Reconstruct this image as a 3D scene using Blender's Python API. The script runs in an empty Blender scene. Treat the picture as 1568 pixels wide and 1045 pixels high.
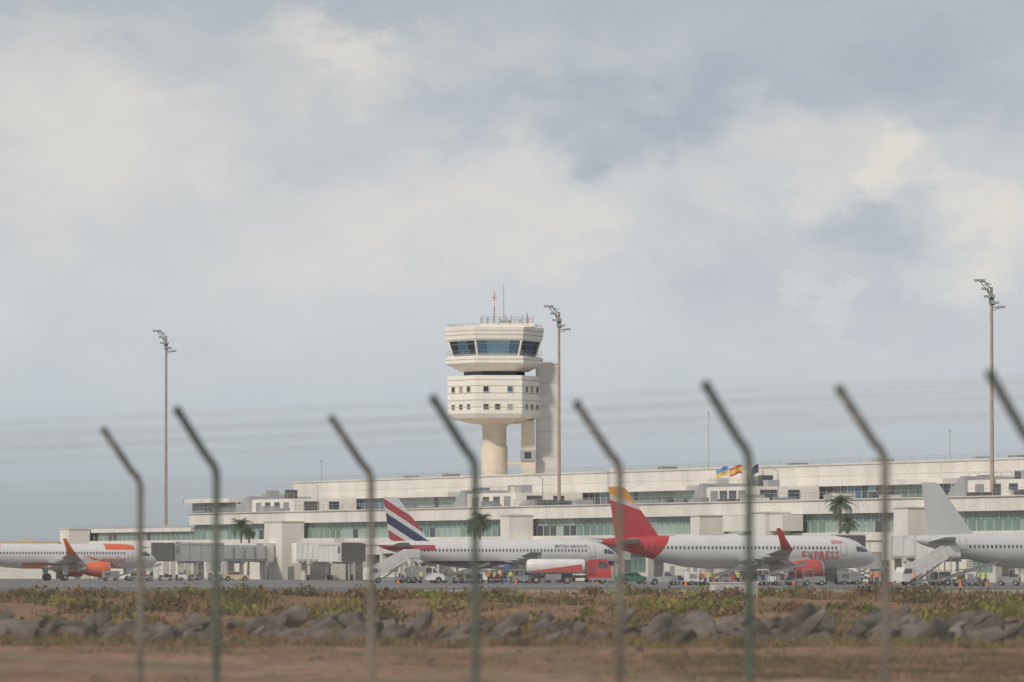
import bpy, bmesh, math, random
import numpy as np
from mathutils import Vector, Matrix
random.seed(7); np.random.seed(7)
F=8711.0; HZ=871.0; CX=784.0; CAMZ=2.0
scene=bpy.context.scene
def wx(px,D): return (px-CX)/F*D
def wz(py,D): return CAMZ+(HZ-py)/F*D
def lin(c):
    return tuple(((v/255)/12.92 if v/255<=0.04045 else ((v/255+0.055)/1.055)**2.4) for v in c)
# ------------------------------------------------------------------ materials
MATS={}
def mat(name,col,rough=0.6,amt=0.12,scale=1.0,metal=0.0,bump=0.0,stretch=(1,1,1),col2=None,detail=5,spec=0.5):
    if name in MATS: return MATS[name]
    m=bpy.data.materials.new(name); m.use_nodes=True; nt=m.node_tree; N=nt.nodes; L=nt.links
    b=N['Principled BSDF']; b.inputs['Roughness'].default_value=rough; b.inputs['Metallic'].default_value=metal
    b.inputs['Specular IOR Level'].default_value=spec
    tc=N.new('ShaderNodeTexCoord'); mp=N.new('ShaderNodeMapping'); mp.inputs['Scale'].default_value=stretch
    L.new(tc.outputs['Object'],mp.inputs['Vector'])
    nz=N.new('ShaderNodeTexNoise'); nz.inputs['Scale'].default_value=scale; nz.inputs['Detail'].default_value=detail
    L.new(mp.outputs['Vector'],nz.inputs['Vector'])
    r=N.new('ShaderNodeMapRange'); r.inputs['From Min'].default_value=0.3; r.inputs['From Max'].default_value=0.7
    L.new(nz.outputs['Fac'],r.inputs['Value'])
    mx=N.new('ShaderNodeMix'); mx.data_type='RGBA'
    a=[max(0,c*(1-amt)) for c in col]; c2=col2 if col2 else [min(1,c*(1+amt)) for c in col]
    mx.inputs['A'].default_value=(*a,1); mx.inputs['B'].default_value=(*c2,1)
    L.new(r.outputs['Result'],mx.inputs['Factor']); L.new(mx.outputs['Result'],b.inputs['Base Color'])
    if bump>0:
        bp=N.new('ShaderNodeBump'); bp.inputs['Strength'].default_value=bump; bp.inputs['Distance'].default_value=0.1
        L.new(nz.outputs['Fac'],bp.inputs['Height']); L.new(bp.outputs['Normal'],b.inputs['Normal'])
    MATS[name]=m; return m
def livery(name,base,layers,rough=0.3):
    m=bpy.data.materials.new(name); m.use_nodes=True; nt=m.node_tree; N=nt.nodes; L=nt.links
    b=N['Principled BSDF']; b.inputs['Roughness'].default_value=rough
    tc=N.new('ShaderNodeTexCoord'); sp=N.new('ShaderNodeSeparateXYZ'); L.new(tc.outputs['Object'],sp.inputs['Vector'])
    nz=N.new('ShaderNodeTexNoise'); nz.inputs['Scale'].default_value=0.7; nz.inputs['Detail'].default_value=4
    L.new(tc.outputs['Object'],nz.inputs['Vector'])
    def M(op,a,bv):
        n=N.new('ShaderNodeMath'); n.operation=op
        for i,v in enumerate((a,bv)):
            if isinstance(v,(int,float)): n.inputs[i].default_value=v
            else: L.new(v,n.inputs[i])
        return n.outputs[0]
    rgb=N.new('ShaderNodeRGB'); rgb.outputs[0].default_value=(*base,1); cur=rgb.outputs[0]
    for conds,col in layers:
        f=None
        for (a,bz,c) in conds:
            v=M('ADD',M('ADD',M('MULTIPLY',sp.outputs['X'],a),M('MULTIPLY',sp.outputs['Z'],bz)),c)
            g=M('GREATER_THAN',v,0.0)
            f=g if f is None else M('MULTIPLY',f,g)
        mx=N.new('ShaderNodeMix'); mx.data_type='RGBA'
        L.new(f,mx.inputs['Factor']); L.new(cur,mx.inputs['A']); mx.inputs['B'].default_value=(*col,1)
        cur=mx.outputs['Result']
    mr=N.new('ShaderNodeMapRange'); mr.inputs['To Min'].default_value=0.84; mr.inputs['To Max'].default_value=1.04
    L.new(nz.outputs['Fac'],mr.inputs['Value'])
    vm=N.new('ShaderNodeVectorMath'); vm.operation='SCALE'; L.new(cur,vm.inputs[0]); L.new(mr.outputs['Result'],vm.inputs['Scale'])
    L.new(vm.outputs['Vector'],b.inputs['Base Color'])
    return m
WHITE=mat('white_render_wall',(0.72,0.68,0.63),0.7,0.11,0.25,stretch=(1,1,0.4))
WHITE2=mat('offwhite_wall',(0.60,0.57,0.53),0.75,0.12,0.3)
CREAM=mat('cream_concrete',(0.66,0.56,0.45),0.75,0.10,0.4)
GREYW=mat('grey_wall',(0.33,0.34,0.35),0.7,0.1,0.3)
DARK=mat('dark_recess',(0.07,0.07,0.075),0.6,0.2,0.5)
GGREEN=mat('green_glass',(0.15,0.24,0.21),0.18,0.3,0.12)
GGREEN2=mat('green_glass_light',(0.28,0.37,0.33),0.2,0.2,0.12)
GBLUE=mat('blue_glass',(0.07,0.14,0.23),0.12,0.3,0.1)
GBLUE2=mat('blue_glass_light',(0.15,0.27,0.38),0.12,0.3,0.1)
GDARK=mat('dark_glass',(0.045,0.06,0.075),0.12,0.3,0.2)
FRAME=mat('aluminium_frame',(0.5,0.52,0.52),0.45,0.1,1.0)
STEEL=mat('galvanised_steel',(0.38,0.37,0.36),0.45,0.15,2.0,metal=0.3)
MAST=mat('mast_paint',(0.36,0.28,0.24),0.6,0.15,1.0)
TYRE=mat('tyre_rubber',(0.03,0.03,0.032),0.85,0.1,3)
WPAINT=mat('white_paint',(0.68,0.67,0.66),0.35,0.1,1.2)
GPAINT=mat('grey_paint',(0.24,0.25,0.26),0.45,0.12,1.2)
RED=mat('red_paint',(0.46,0.035,0.04),0.35,0.1,1.0)
ORANGE=mat('orange_paint',(0.70,0.12,0.025),0.35,0.1,1.0)
YELLOW=mat('yellow_paint',(0.52,0.36,0.07),0.4,0.1,1.0)
BLUE=mat('blue_paint',(0.04,0.10,0.32),0.4,0.1,1.0)
CHROME=mat('bare_metal',(0.5,0.5,0.5),0.3,0.1,1.0,metal=0.8)
SAND=mat('sand_wall',(0.50,0.39,0.24),0.8,0.12,0.3)
SILVER=mat('silver_car_paint',(0.34,0.36,0.38),0.35,0.1,1.0)
DGREEN=mat('green_paint',(0.05,.17,.11),.4,.1,1)
# ------------------------------------------------------------------ mesh builder
class MB:
    def __init__(s): s.v=[]; s.f=[]; s.m=[]; s.mats=[]
    def mi(s,m):
        if m not in s.mats: s.mats.append(m)
        return s.mats.index(m)
    def add(s,vs,fs,m,M=None):
        o=len(s.v); k=s.mi(m)
        for p in vs:
            p=Vector(p)
            if M is not None: p=M@p
            s.v.append(tuple(p))
        for f in fs: s.f.append([i+o for i in f]); s.m.append(k)
    def box(s,x0,x1,y0,y1,z0,z1,m,M=None):
        s.add([(x0,y0,z0),(x1,y0,z0),(x1,y1,z0),(x0,y1,z0),(x0,y0,z1),(x1,y0,z1),(x1,y1,z1),(x0,y1,z1)],
              [(0,3,2,1),(4,5,6,7),(0,1,5,4),(1,2,6,5),(2,3,7,6),(3,0,4,7)],m,M)
    def prismY(s,poly,y0,y1,m,M=None): # poly in xz
        n=len(poly); vs=[(p[0],y0,p[1]) for p in poly]+[(p[0],y1,p[1]) for p in poly]
        fs=[list(range(n)),list(range(2*n-1,n-1,-1))]+[(i,i+n,(i+1)%n+n,(i+1)%n) for i in range(n)]
        s.add(vs,fs,m,M)
    def cyl(s,p0,p1,r0,r1,m,n=10,M=None):
        p0=Vector(p0);p1=Vector(p1); d=(p1-p0).normalized()
        a=d.orthogonal().normalized(); b=d.cross(a)
        vs=[]
        for p,r in ((p0,r0),(p1,r1)):
            for i in range(n):
                t=2*math.pi*i/n; vs.append(p+a*math.cos(t)*r+b*math.sin(t)*r)
        fs=[(i,(i+1)%n,(i+1)%n+n,i+n) for i in range(n)]+[list(range(n-1,-1,-1)),list(range(n,2*n))]
        s.add(vs,fs,m,M)
    def loft(s,rings,m,M=None,cap=True):
        n=len(rings[0]); vs=[p for r in rings for p in r]; fs=[]
        for k in range(len(rings)-1):
            for i in range(n):
                fs.append((k*n+i,k*n+(i+1)%n,(k+1)*n+(i+1)%n,(k+1)*n+i))
        if cap: fs+= [list(range(n-1,-1,-1)),[ (len(rings)-1)*n+i for i in range(n)]]
        s.add(vs,fs,m,M)
    def obj(s,name,parent=None,M=None,smooth=False):
        me=bpy.data.meshes.new(name); me.from_pydata(s.v,[],s.f)
        for m in s.mats: me.materials.append(m)
        me.polygons.foreach_set('material_index',s.m)
        me.update()
        bm=bmesh.new(); bm.from_mesh(me); bmesh.ops.recalc_face_normals(bm,faces=bm.faces); bm.to_mesh(me); bm.free()
        if smooth:
            me.polygons.foreach_set('use_smooth',[True]*len(me.polygons))
            me.set_sharp_from_angle(angle=math.radians(35))
        o=bpy.data.objects.new(name,me); scene.collection.objects.link(o)
        if parent: o.parent=parent
        if M is not None: o.matrix_local=M
        return o
def empty(name,M=None):
    e=bpy.data.objects.new(name,None); scene.collection.objects.link(e); e.empty_display_size=1
    if M is not None: e.matrix_world=M
    return e
def TR(x,y,z=0,rot=0,s=1): return Matrix.Translation((x,y,z))@Matrix.Rotation(rot,4,'Z')@Matrix.Scale(s,4)
# ------------------------------------------------------------------ camera
cd=bpy.data.cameras.new('camera'); cam=bpy.data.objects.new('camera',cd); scene.collection.objects.link(cam); scene.camera=cam
cd.lens=200; cd.sensor_width=36; cd.clip_end=30000; cd.clip_start=1
cam.location=(0,0,CAMZ); cam.rotation_euler=(math.radians(90)+math.atan(348.5/F),0,0)
cd.dof.use_dof=True; cd.dof.focus_distance=850; cd.dof.aperture_fstop=2.1
# ------------------------------------------------------------------ light
SUN_AZ=math.radians(217); SUN_EL=math.radians(38)
sd=bpy.data.lights.new('sun','SUN'); so=bpy.data.objects.new('sun',sd); scene.collection.objects.link(so)
sd.energy=2.6; sd.angle=math.radians(4); sd.color=(1,0.92,0.80)
sv=Vector((math.sin(SUN_AZ)*math.cos(SUN_EL),math.cos(SUN_AZ)*math.cos(SUN_EL),math.sin(SUN_EL)))
so.rotation_euler=sv.to_track_quat('Z','Y').to_euler()
# ------------------------------------------------------------------ world
w=bpy.data.worlds.new('World'); scene.world=w; w.use_nodes=True; nt=w.node_tree; N=nt.nodes; L=nt.links
bg=N['Background']; bg.inputs['Strength'].default_value=0.1
sky=N.new('ShaderNodeTexSky'); sky.sky_type='NISHITA'; sky.sun_disc=False; sky.sun_elevation=SUN_EL; sky.sun_rotation=SUN_AZ
tc=N.new('ShaderNodeTexCoord')
sep=N.new('ShaderNodeSeparateXYZ'); L.new(tc.outputs['Generated'],sep.inputs[0])
def noise(scale,st,detail=6,rough=0.55,off=(0,0,0)):
    mp=N.new('ShaderNodeMapping'); mp.inputs['Scale'].default_value=st; mp.inputs['Location'].default_value=off
    L.new(tc.outputs['Generated'],mp.inputs['Vector'])
    n=N.new('ShaderNodeTexNoise'); n.inputs['Scale'].default_value=scale; n.inputs['Detail'].default_value=detail; n.inputs['Roughness'].default_value=rough
    L.new(mp.outputs['Vector'],n.inputs['Vector']); return n
def math_(op,a,b=None,c=None):
    n=N.new('ShaderNodeMath'); n.operation=op
    for i,v in enumerate((a,b,c)):
        if v is None: continue
        if isinstance(v,(int,float)): n.inputs[i].default_value=v
        else: L.new(v,n.inputs[i])
    return n.outputs[0]
rp=N.new('ShaderNodeValToRGB'); mr=N.new('ShaderNodeMapRange'); mr.inputs['From Min'].default_value=-0.01; mr.inputs['From Max'].default_value=0.11
L.new(sep.outputs['Z'],mr.inputs['Value']); L.new(mr.outputs['Result'],rp.inputs['Fac'])
stops=[(-0.01,(162,170,175)),(0.006,(165,174,180)),(0.018,(179,187,193)),(0.03,(193,200,206)),(0.045,(203,207,211)),(0.07,(200,203,206)),(0.1,(181,187,192))]
cr=rp.color_ramp
while len(cr.elements)<len(stops): cr.elements.new(0.5)
for e,(z,c) in zip(cr.elements,stops): e.position=(z+0.01)/0.12; e.color=(*lin(c),1)
dn=noise(45,(1,1,1.5),6,0.6,(3,1,2))
v1=N.new('ShaderNodeVectorMath'); v1.operation='SUBTRACT'; L.new(dn.outputs['Color'],v1.inputs[0]); v1.inputs[1].default_value=(0.5,0.5,0.5)
v2=N.new('ShaderNodeVectorMath'); v2.operation='SCALE'; L.new(v1.outputs[0],v2.inputs[0]); v2.inputs['Scale'].default_value=0.04
v3=N.new('ShaderNodeVectorMath'); v3.operation='ADD'; L.new(v2.outputs[0],v3.inputs[0]); L.new(tc.outputs['Generated'],v3.inputs[1])
blobs=[(90,140,230,130,.55),(230,230,260,90,.4),(520,75,110,40,.5),(620,110,330,70,.3),(540,350,120,60,.4),(800,310,230,110,.6),(1230,240,220,75,.6),
 (1370,245,50,60,.7),(1525,350,90,70,.8),(1465,270,50,40,.6),(1262,465,60,35,.5),(120,330,160,90,.4),(450,400,260,110,.2),(880,360,90,60,.35),(360,530,160,40,.2),(1500,400,120,60,.3),
 (940,190,330,80,-.75),(780,130,140,60,-.4),(1150,110,350,80,-.45),(1130,420,230,130,-.35),(1340,340,90,70,-.5),(330,110,80,50,-.3),(1480,100,200,90,-.45),(420,280,90,50,-.2),(1440,480,200,90,-.3),(60,20,150,40,.1),(784,-5,800,45,-.4)]
acc=None
for (px,py,rx,rz,a) in blobs:
    s1=N.new('ShaderNodeVectorMath'); s1.operation='SUBTRACT'; L.new(v3.outputs[0],s1.inputs[0]); s1.inputs[1].default_value=((px-CX)/F,0,(HZ-py)/F)
    s2=N.new('ShaderNodeVectorMath'); s2.operation='MULTIPLY'; L.new(s1.outputs[0],s2.inputs[0]); s2.inputs[1].default_value=(F/rx/1.5,0,F/rz/1.5)
    s3=N.new('ShaderNodeVectorMath'); s3.operation='LENGTH'; L.new(s2.outputs[0],s3.inputs[0])
    m_=N.new('ShaderNodeMapRange'); m_.interpolation_type='SMOOTHERSTEP'; m_.inputs['From Min'].default_value=0; m_.inputs['From Max'].default_value=1
    m_.inputs['To Min'].default_value=a; m_.inputs['To Max'].default_value=0; L.new(s3.outputs['Value'],m_.inputs['Value'])
    acc=m_.outputs['Result'] if acc is None else math_('ADD',acc,m_.outputs['Result'])
n1=noise(26,(1,1,1.8),6,0.55); n2=noise(85,(1,1,1.7),5,0.55,(5,2,1))
t=math_('ADD',acc,math_('MULTIPLY',math_('SUBTRACT',n1.outputs['Fac'],0.5),1.1))
t=math_('ADD',t,math_('MULTIPLY',math_('SUBTRACT',n2.outputs['Fac'],0.5),0.6))
fade=N.new('ShaderNodeMapRange'); fade.inputs['From Min'].default_value=0.015; fade.inputs['From Max'].default_value=0.05; L.new(sep.outputs['Z'],fade.inputs['Value'])
t=math_('MULTIPLY',t,fade.outputs['Result'])
pos=math_('MINIMUM',math_('MAXIMUM',t,0.0),1.0); neg=math_('MINIMUM',math_('MAXIMUM',math_('MULTIPLY',t,-1.0),0.0),1.0)
mA=N.new('ShaderNodeMix'); mA.data_type='RGBA'; L.new(math_('MULTIPLY',pos,0.85),mA.inputs['Factor']); L.new(rp.outputs['Color'],mA.inputs['A']); mA.inputs['B'].default_value=(*lin((226,220,213)),1)
mB=N.new('ShaderNodeMix'); mB.data_type='RGBA'; L.new(math_('MULTIPLY',neg,0.9),mB.inputs['Factor']); L.new(mA.outputs['Result'],mB.inputs['A']); mB.inputs['B'].default_value=(*lin((162,172,186)),1)
sc=N.new('ShaderNodeVectorMath'); sc.operation='SCALE'; sc.inputs['Scale'].default_value=10; L.new(mB.outputs['Result'],sc.inputs[0])
mC=N.new('ShaderNodeMix'); mC.data_type='RGBA'; mC.inputs['Factor'].default_value=0.95; L.new(sky.outputs['Color'],mC.inputs['A']); L.new(sc.outputs['Vector'],mC.inputs['B'])
L.new(mC.outputs['Result'],bg.inputs['Color'])
# ------------------------------------------------------------------ ground
def berm_y(x): return 150-0.10*x
def hgt(x,y):
    b=0.30*np.exp(-((y-(berm_y(x)+6))/5.0)**2)
    n=0.06*np.sin(x*0.9+y*0.31)*np.sin(y*0.23+1)+0.04*np.sin(x*2.3+1.7)*np.sin(y*0.7)
    mid=np.clip((y-165)/40,0,1)*np.clip((440-y)/60,0,1)
    m=mid*(0.20*np.sin(x*0.21+y*0.05)+0.14*np.sin(x*0.53+2+y*0.09))
    near=np.clip((y-60)/20,0,1)*np.clip((470-y)/40,0,1)
    return b*near+n*near+m
ys=np.concatenate([np.linspace(-3000,0,8),np.linspace(20,85,12),np.arange(90,330,1.5),np.arange(332,480,5),[520,600,800,1200,2000,4000,8000,16000]])
xs=np.concatenate([[-12000,-5000,-2000,-800,-300,-120,-70],np.arange(-45,45.1,0.6),[70,120,300,800,2000,5000,12000]])
X,Y=np.meshgrid(xs,ys); Z=hgt(X,Y)
vs=np.stack([X.ravel(),Y.ravel(),Z.ravel()],1); nx=len(xs)
fs=[(j*nx+i,j*nx+i+1,(j+1)*nx+i+1,(j+1)*nx+i) for j in range(len(ys)-1) for i in range(nx-1)]
me=bpy.data.meshes.new('ground'); me.from_pydata(vs.tolist(),[],fs); me.update()
ground=bpy.data.objects.new('ground',me); scene.collection.objects.link(ground)
gm=bpy.data.materials.new('dry_earth'); gm.use_nodes=True; nt=gm.node_tree; N=nt.nodes; L=nt.links; b=N['Principled BSDF']; b.inputs['Roughness'].default_value=0.95; b.inputs['Specular IOR Level'].default_value=0.1
tc=N.new('ShaderNodeTexCoord')
def gn(scale,st,detail=6):
    mp=N.new('ShaderNodeMapping'); mp.inputs['Scale'].default_value=st; L.new(tc.outputs['Object'],mp.inputs['Vector'])
    n=N.new('ShaderNodeTexNoise'); n.inputs['Scale'].default_value=scale; n.inputs['Detail'].default_value=detail; n.inputs['Roughness'].default_value=0.65; L.new(mp.outputs['Vector'],n.inputs['Vector']); return n
a1=gn(0.35,(1,0.25,1)); a2=gn(3.0,(1,0.35,1)); a3=gn(0.2,(1,0.35,1),6)
r1=N.new('ShaderNodeValToRGB'); L.new(a1.outputs['Fac'],r1.inputs['Fac']); e=r1.color_ramp.elements; e[0].position=0.32; e[0].color=(0.15,0.078,0.044,1); e[1].position=0.68; e[1].color=(0.33,0.19,0.115,1)
r2=N.new('ShaderNodeValToRGB'); L.new(a2.outputs['Fac'],r2.inputs['Fac']); e=r2.color_ramp.elements; e[0].position=0.3; e[0].color=(0.45,0.45,0.45,1); e[1].position=0.65; e[1].color=(1.15,1.12,1.08,1)
mm=N.new('ShaderNodeMix'); mm.data_type='RGBA'; mm.blend_type='MULTIPLY'; mm.inputs['Factor'].default_value=1; L.new(r1.outputs['Color'],mm.inputs['A']); L.new(r2.outputs['Color'],mm.inputs['B'])
r3=N.new('ShaderNodeMapRange'); r3.inputs['From Min'].default_value=0.50; r3.inputs['From Max'].default_value=0.62; L.new(a3.outputs['Fac'],r3.inputs['Value'])
m3=N.new('ShaderNodeMix'); m3.data_type='RGBA'; m3.inputs['B'].default_value=(0.145,0.11,0.05,1); L.new(mm.outputs['Result'],m3.inputs['A']); L.new(r3.outputs['Result'],m3.inputs['Factor'])
L.new(m3.outputs['Result'],b.inputs['Base Color'])
bp=N.new('ShaderNodeBump'); bp.inputs['Strength'].default_value=0.6; bp.inputs['Distance'].default_value=0.08; L.new(a2.outputs['Fac'],bp.inputs['Height']); L.new(bp.outputs['Normal'],b.inputs['Normal'])
me.materials.append(gm)
ASPH=mat('apron_concrete',(0.15,0.145,0.14),0.85,0.25,0.02,stretch=(1,0.3,1)); ROAD=mat('service_road_asphalt',(0.10,0.10,0.105),0.9,0.2,0.05)
CONC=mat('concrete_strip',(0.33,0.28,0.21),0.85,0.25,0.1)
LINE=mat('marking_paint',(0.55,0.53,0.45),0.7,0.2,0.2)
m=MB(); m.box(-500,500,590,1500,-0.3,0.05,ASPH); m.obj('apron_pavement')
m=MB(); m.box(-500,500,500,585,-0.3,0.03,ROAD)
for i in range(-40,40): m.box(i*9,i*9+4,541,541.5,0.034,0.038,LINE)
m.box(-500,500,503,503.6,0.034,0.038,LINE); m.obj('perimeter_road')
m=MB(); m.box(-12,110,452,486,-0.3,0.16,CONC); m.box(-12,110,450,452,-0.3,0.24,CONC); m.obj('concrete_drain_strip')
# ------------------------------------------------------------------ tower
TD=1040; TX=wx(757,TD); q=TD/F
tower=empty('control_tower',TR(TX,TD,0))
def tz(py): return wz(py,TD)
def hexring(R,z,ang=-24): return [(R*math.sin(math.radians(ang+60*k)),-R*math.cos(math.radians(ang+60*k)),z) for k in range(6)]
TW=mat('tower_panel',(0.78,0.73,0.66),0.6,0.06,0.4); TLINE=mat('tower_panel_joint',(0.38,0.34,0.29),0.8,0.1,1)
m=MB()
z0,z1=tz(642),tz(577); R=8.6
m.loft([hexring(R-0.6,z0),hexring(R,z0+0.8),hexring(R,z1)],TW)
m.loft([hexring(4.2,z0-0.9),hexring(R-0.7,z0-0.02)],CREAM)
m.loft([hexring(5.6,z1-0.2),hexring(5.6,tz(566))],GDARK)
m.loft([hexring(6.2,tz(570)),hexring(8.6,tz(560)),hexring(8.95,tz(558)),hexring(8.95,tz(549)),hexring(8.4,tz(547))],TW)
m.loft([hexring(8.5,tz(524)),hexring(8.85,tz(521)),hexring(9.15,tz(503)),hexring(8.9,tz(502))],TW)
m.obj('tower_body',tower)
m=MB()
for zz in [z0+1.9,z0+3.2,z0+4.5,z0+5.8,z0+6.9]: m.loft([hexring(R+0.02,zz),hexring(R+0.02,zz+0.12)],TLINE)
for py in (509,515.5):
    rr=8.85+(521-py)/18*0.3+0.03; m.loft([hexring(rr,tz(py)),hexring(rr,tz(py)+0.1)],TLINE)
m.loft([hexring(8.98,tz(553)),hexring(8.98,tz(553)+0.1)],TLINE)
m.obj('panel_joints',tower)
def facetM(k,Ra,z):
    phi=math.radians(-24+60*k+30); return Matrix.Translation((Ra*math.sin(phi),-Ra*math.cos(phi),z))@Matrix.Rotation(phi,4,'Z')
m=MB(); ap=R*math.cos(math.radians(30))
for k in range(6):
    cols=[-2.3,2.1] if k%2==0 else [-2.4,0.0,2.4]
    for row,(pa,pb) in enumerate(((602,594),(628.5,621))):
        for j,cx_ in enumerate(cols if row==0 else cols+([-0.2] if k%2==0 else [])):
            M=facetM(k,ap,0); wd=0.45 if k%2==0 else 0.5
            za,zb_=tz(pa),tz(pb)
            m.box(cx_-wd-.1,cx_+wd+.1,-.12,.05,za-.1,za,CREAM,M); m.box(cx_-wd-.1,cx_+wd+.1,-.12,.05,zb_,zb_+.1,CREAM,M)
            m.box(cx_-wd-.1,cx_-wd,-.12,.05,za,zb_,CREAM,M); m.box(cx_+wd,cx_+wd+.1,-.12,.05,za,zb_,CREAM,M)
            m.box(cx_-wd,cx_+wd,-0.015,0.04,za,zb_,[GDARK,GDARK,GBLUE,GREYW][(j*2+row+k)%4],M)
m.obj('block_windows',tower)
m=MB(); rb,rt=7.5,8.45; zb,zt=tz(547),tz(523)
for k in range(6):
    b0,b1=hexring(rb,zb)[k],hexring(rb,zb)[(k+1)%6]; t0,t1=hexring(rt,zt)[k],hexring(rt,zt)[(k+1)%6]
    b0,b1,t0,t1=map(Vector,(b0,b1,t0,t1)); nP=4 if k in(0,) else 3
    for i in range(nP):
        a,c=i/nP,(i+1)/nP
        m.add([b0.lerp(b1,a),b0.lerp(b1,c),t0.lerp(t1,c),t0.lerp(t1,a)],[(0,1,2,3)],[GBLUE,GBLUE2,GBLUE2,GBLUE][i] if k in (0,) else (GDARK if (i+k)%2 else GBLUE))
        if i: m.cyl(b0.lerp(b1,a),t0.lerp(t1,a),0.06,0.06,GPAINT,6)
    m.cyl(b0,t0,0.2,0.2,TW,8); m.cyl(b0.lerp(t0,.08),b1.lerp(t1,.08),0.1,0.1,FRAME,6)
    m.cyl(b0.lerp(t0,.75),b1.lerp(t1,.75),0.05,0.05,GPAINT,6)
m.obj('cab_glazing',tower)
m=MB(); m.loft([hexring(5.5,zb),hexring(5.5,zb+1.1)],GPAINT); m.box(-2,2,-2,2,zb,zt,GREYW); m.obj('cab_interior',tower)
m=MB()
m.cyl((0,0,0),(0,0,z0-0.8),2.2,2.2,CREAM,28); m.cyl((0,0,z0-1.5),(0,0,z0-0.85),2.21,2.7,CREAM,28); m.cyl((0,0,0),(0,0,tz(684)),2.45,2.45,CREAM,28)
m.box(4.9,7.4,-1.4,1.2,0,z0-0.3,CREAM); m.box(2.1,4.9,-0.9,0.9,tz(712),tz(708),CREAM)
m.box(4.75,7.6,-1.7,-1.4,tz(706),tz(690),GREYW); m.box(5.5,6.7,-1.76,-1.7,tz(703),tz(693),DARK)
m.obj('columns',tower,smooth=True)
m=MB(); m.box(7.6,11.8,.5,9,0,tz(557),mat('lift_shaft_wall',(0.56,0.53,0.51),0.7,0.06,0.2)); m.box(6.5,12,.3,9.2,tz(557),tz(554.5),TW)
for i in range(1,9): m.box(7.55,11.85,.47,.5,i*4.5,i*4.5+0.06,TLINE)
m.obj('lift_shaft',tower)
m=MB(); zr=tz(502)
m.box(-2.6,7.2,-4.5,4.5,zr,tz(497),TW)
def rail(m,pts,z,h,step=1.2,r=0.04,mt=STEEL):
    for i in range(len(pts)):
        a,b_=Vector((*pts[i],z)),Vector((*pts[(i+1)%len(pts)],z)); n=max(1,int((b_-a).length/step))
        for k in range(n):
            p=a.lerp(b_,k/n); m.cyl(p,p+Vector((0,0,h)),r,r,mt,5)
        for f in (0.5,1.0): m.cyl(a+Vector((0,0,h*f)),b_+Vector((0,0,h*f)),r*.8,r*.8,mt,5)
rail(m,[(-2.5,-4.4),(7.1,-4.4),(7.1,4.4),(-2.5,4.4)],tz(497),1.15,1.2,.05)
rail(m,[(p[0],p[1]) for p in hexring(8.7,0)],zr,0.5,2.0,0.03)
rail(m,[(p[0],p[1]) for p in hexring(8.7,0)],tz(547),1.0,1.5,0.03)
PINK=mat('faded_red_paint',(0.42,0.16,0.14),.6,.1,1)
m.cyl((0,-1,tz(497)),(0,-1,tz(478)),0.1,0.1,STEEL,8); m.cyl((0,-1,tz(478)),(0,-1,tz(470)),0.1,0.1,PINK,8); m.cyl((0,-1,tz(470)),(0,-1,tz(462)),0.1,0.09,WPAINT,8); m.cyl((0,-1,tz(462)),(0,-1,tz(447)),0.09,0.06,PINK,8)
m.cyl((-.3,-1,tz(457)),(.3,-1,tz(457)),.05,.05,PINK,6); m.cyl((-.3,-1,tz(457)),(-.3,-1,tz(453)),.05,.05,PINK,6); m.cyl((.3,-1,tz(457)),(.3,-1,tz(453)),.05,.05,PINK,6)
m.cyl((1.7,0,tz(497)),(1.7,0,tz(436)),0.09,0.05,STEEL,6); m.cyl((6,0,tz(497)),(6,0,tz(480)),0.12,0.1,GPAINT,6)
for i in range(9):
    x=-2.2+i*1.05; m.cyl((x,-2,tz(497)),(x,-2,tz(497)+random.uniform(1.2,2.2)),0.08,0.06,[STEEL,GPAINT,PINK][i%3],6)
m.box(1,3,-1,1,tz(497),tz(491),GREYW); m.cyl((4.4,-1,tz(497)),(4.4,-1,tz(490)),0.5,0.5,WPAINT,12)
m.obj('roof_deck_and_antennas',tower)
# ------------------------------------------------------------------ terminal
O=Vector((-60,1056,0)); TU=Vector((0.442,-0.897,0)).normalized(); TV=Vector((-TU.y,TU.x,0)); TA=math.atan2(TU.y,TU.x)
TMX=Matrix.Translation(O)@Matrix.Rotation(TA,4,'Z')
def T(px,yl=0):
    k=(px-CX)/F; return (k*(O.y+yl*TV.y)-O.x-yl*TV.x)/(TU.x-k*TU.y)
term=empty('airport_terminal_building',TMX)
tL,tR=T(92),T(1640)
tB=T(290)
ub=T(450,21); uR=T(1640,21)
m=MB()
m.box(ub,uR,21,60,14.75,18.0,WHITE); m.box(ub,uR,21.6,59,10,12.7,WHITE2); m.box(ub,uR,22.1,58,12.7,14.75,GPAINT)
m.box(ub-0.4,uR,20.8,60.2,18.0,18.25,WHITE2)
m.box(tB,tR,0,21,10.1,12.07,WHITE); m.box(tB-0.3,tR,-0.25,21,12.07,12.25,WHITE2)
m.box(tL,tR,1.6,20,0,10.1,GREYW)
m.box(tL,tB,0.3,21,8.9,9.6,WHITE)
m.box(tL,tR,0.0,20,6.1,7.3,WHITE)
m.obj('walls',term)
m=MB(); tt=ub+5   # parapet joints and downpipes
while tt<uR: m.box(tt,tt+.12,20.97,21,14.75,18.0,WHITE2); tt+=7.5
tt=tB+4
while tt<tR: m.box(tt,tt+.14,-.03,0,10.1,12.07,WHITE2); tt+=6
m.box(ub,uR,20.96,21,16.3,16.4,WHITE2); m.obj('wall_joints',term)
def glazing(m,t0,t1,y,z0,z1,step,mats,mull=FRAME,mw=0.12,seed=1):
    rnd=random.Random(seed); t=t0; cur=rnd.choice(mats)
    while t<t1-0.1:
        e=min(t+step,t1)
        if rnd.random()<0.4: cur=rnd.choice(mats)
        m.box(t+mw/2,e-mw/2,y,y+0.08,z0,z1,cur)
        m.box(e-mw/2,e+mw/2,y-0.08,y+0.1,z0,z1,mull); t=e
m=MB()
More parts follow.
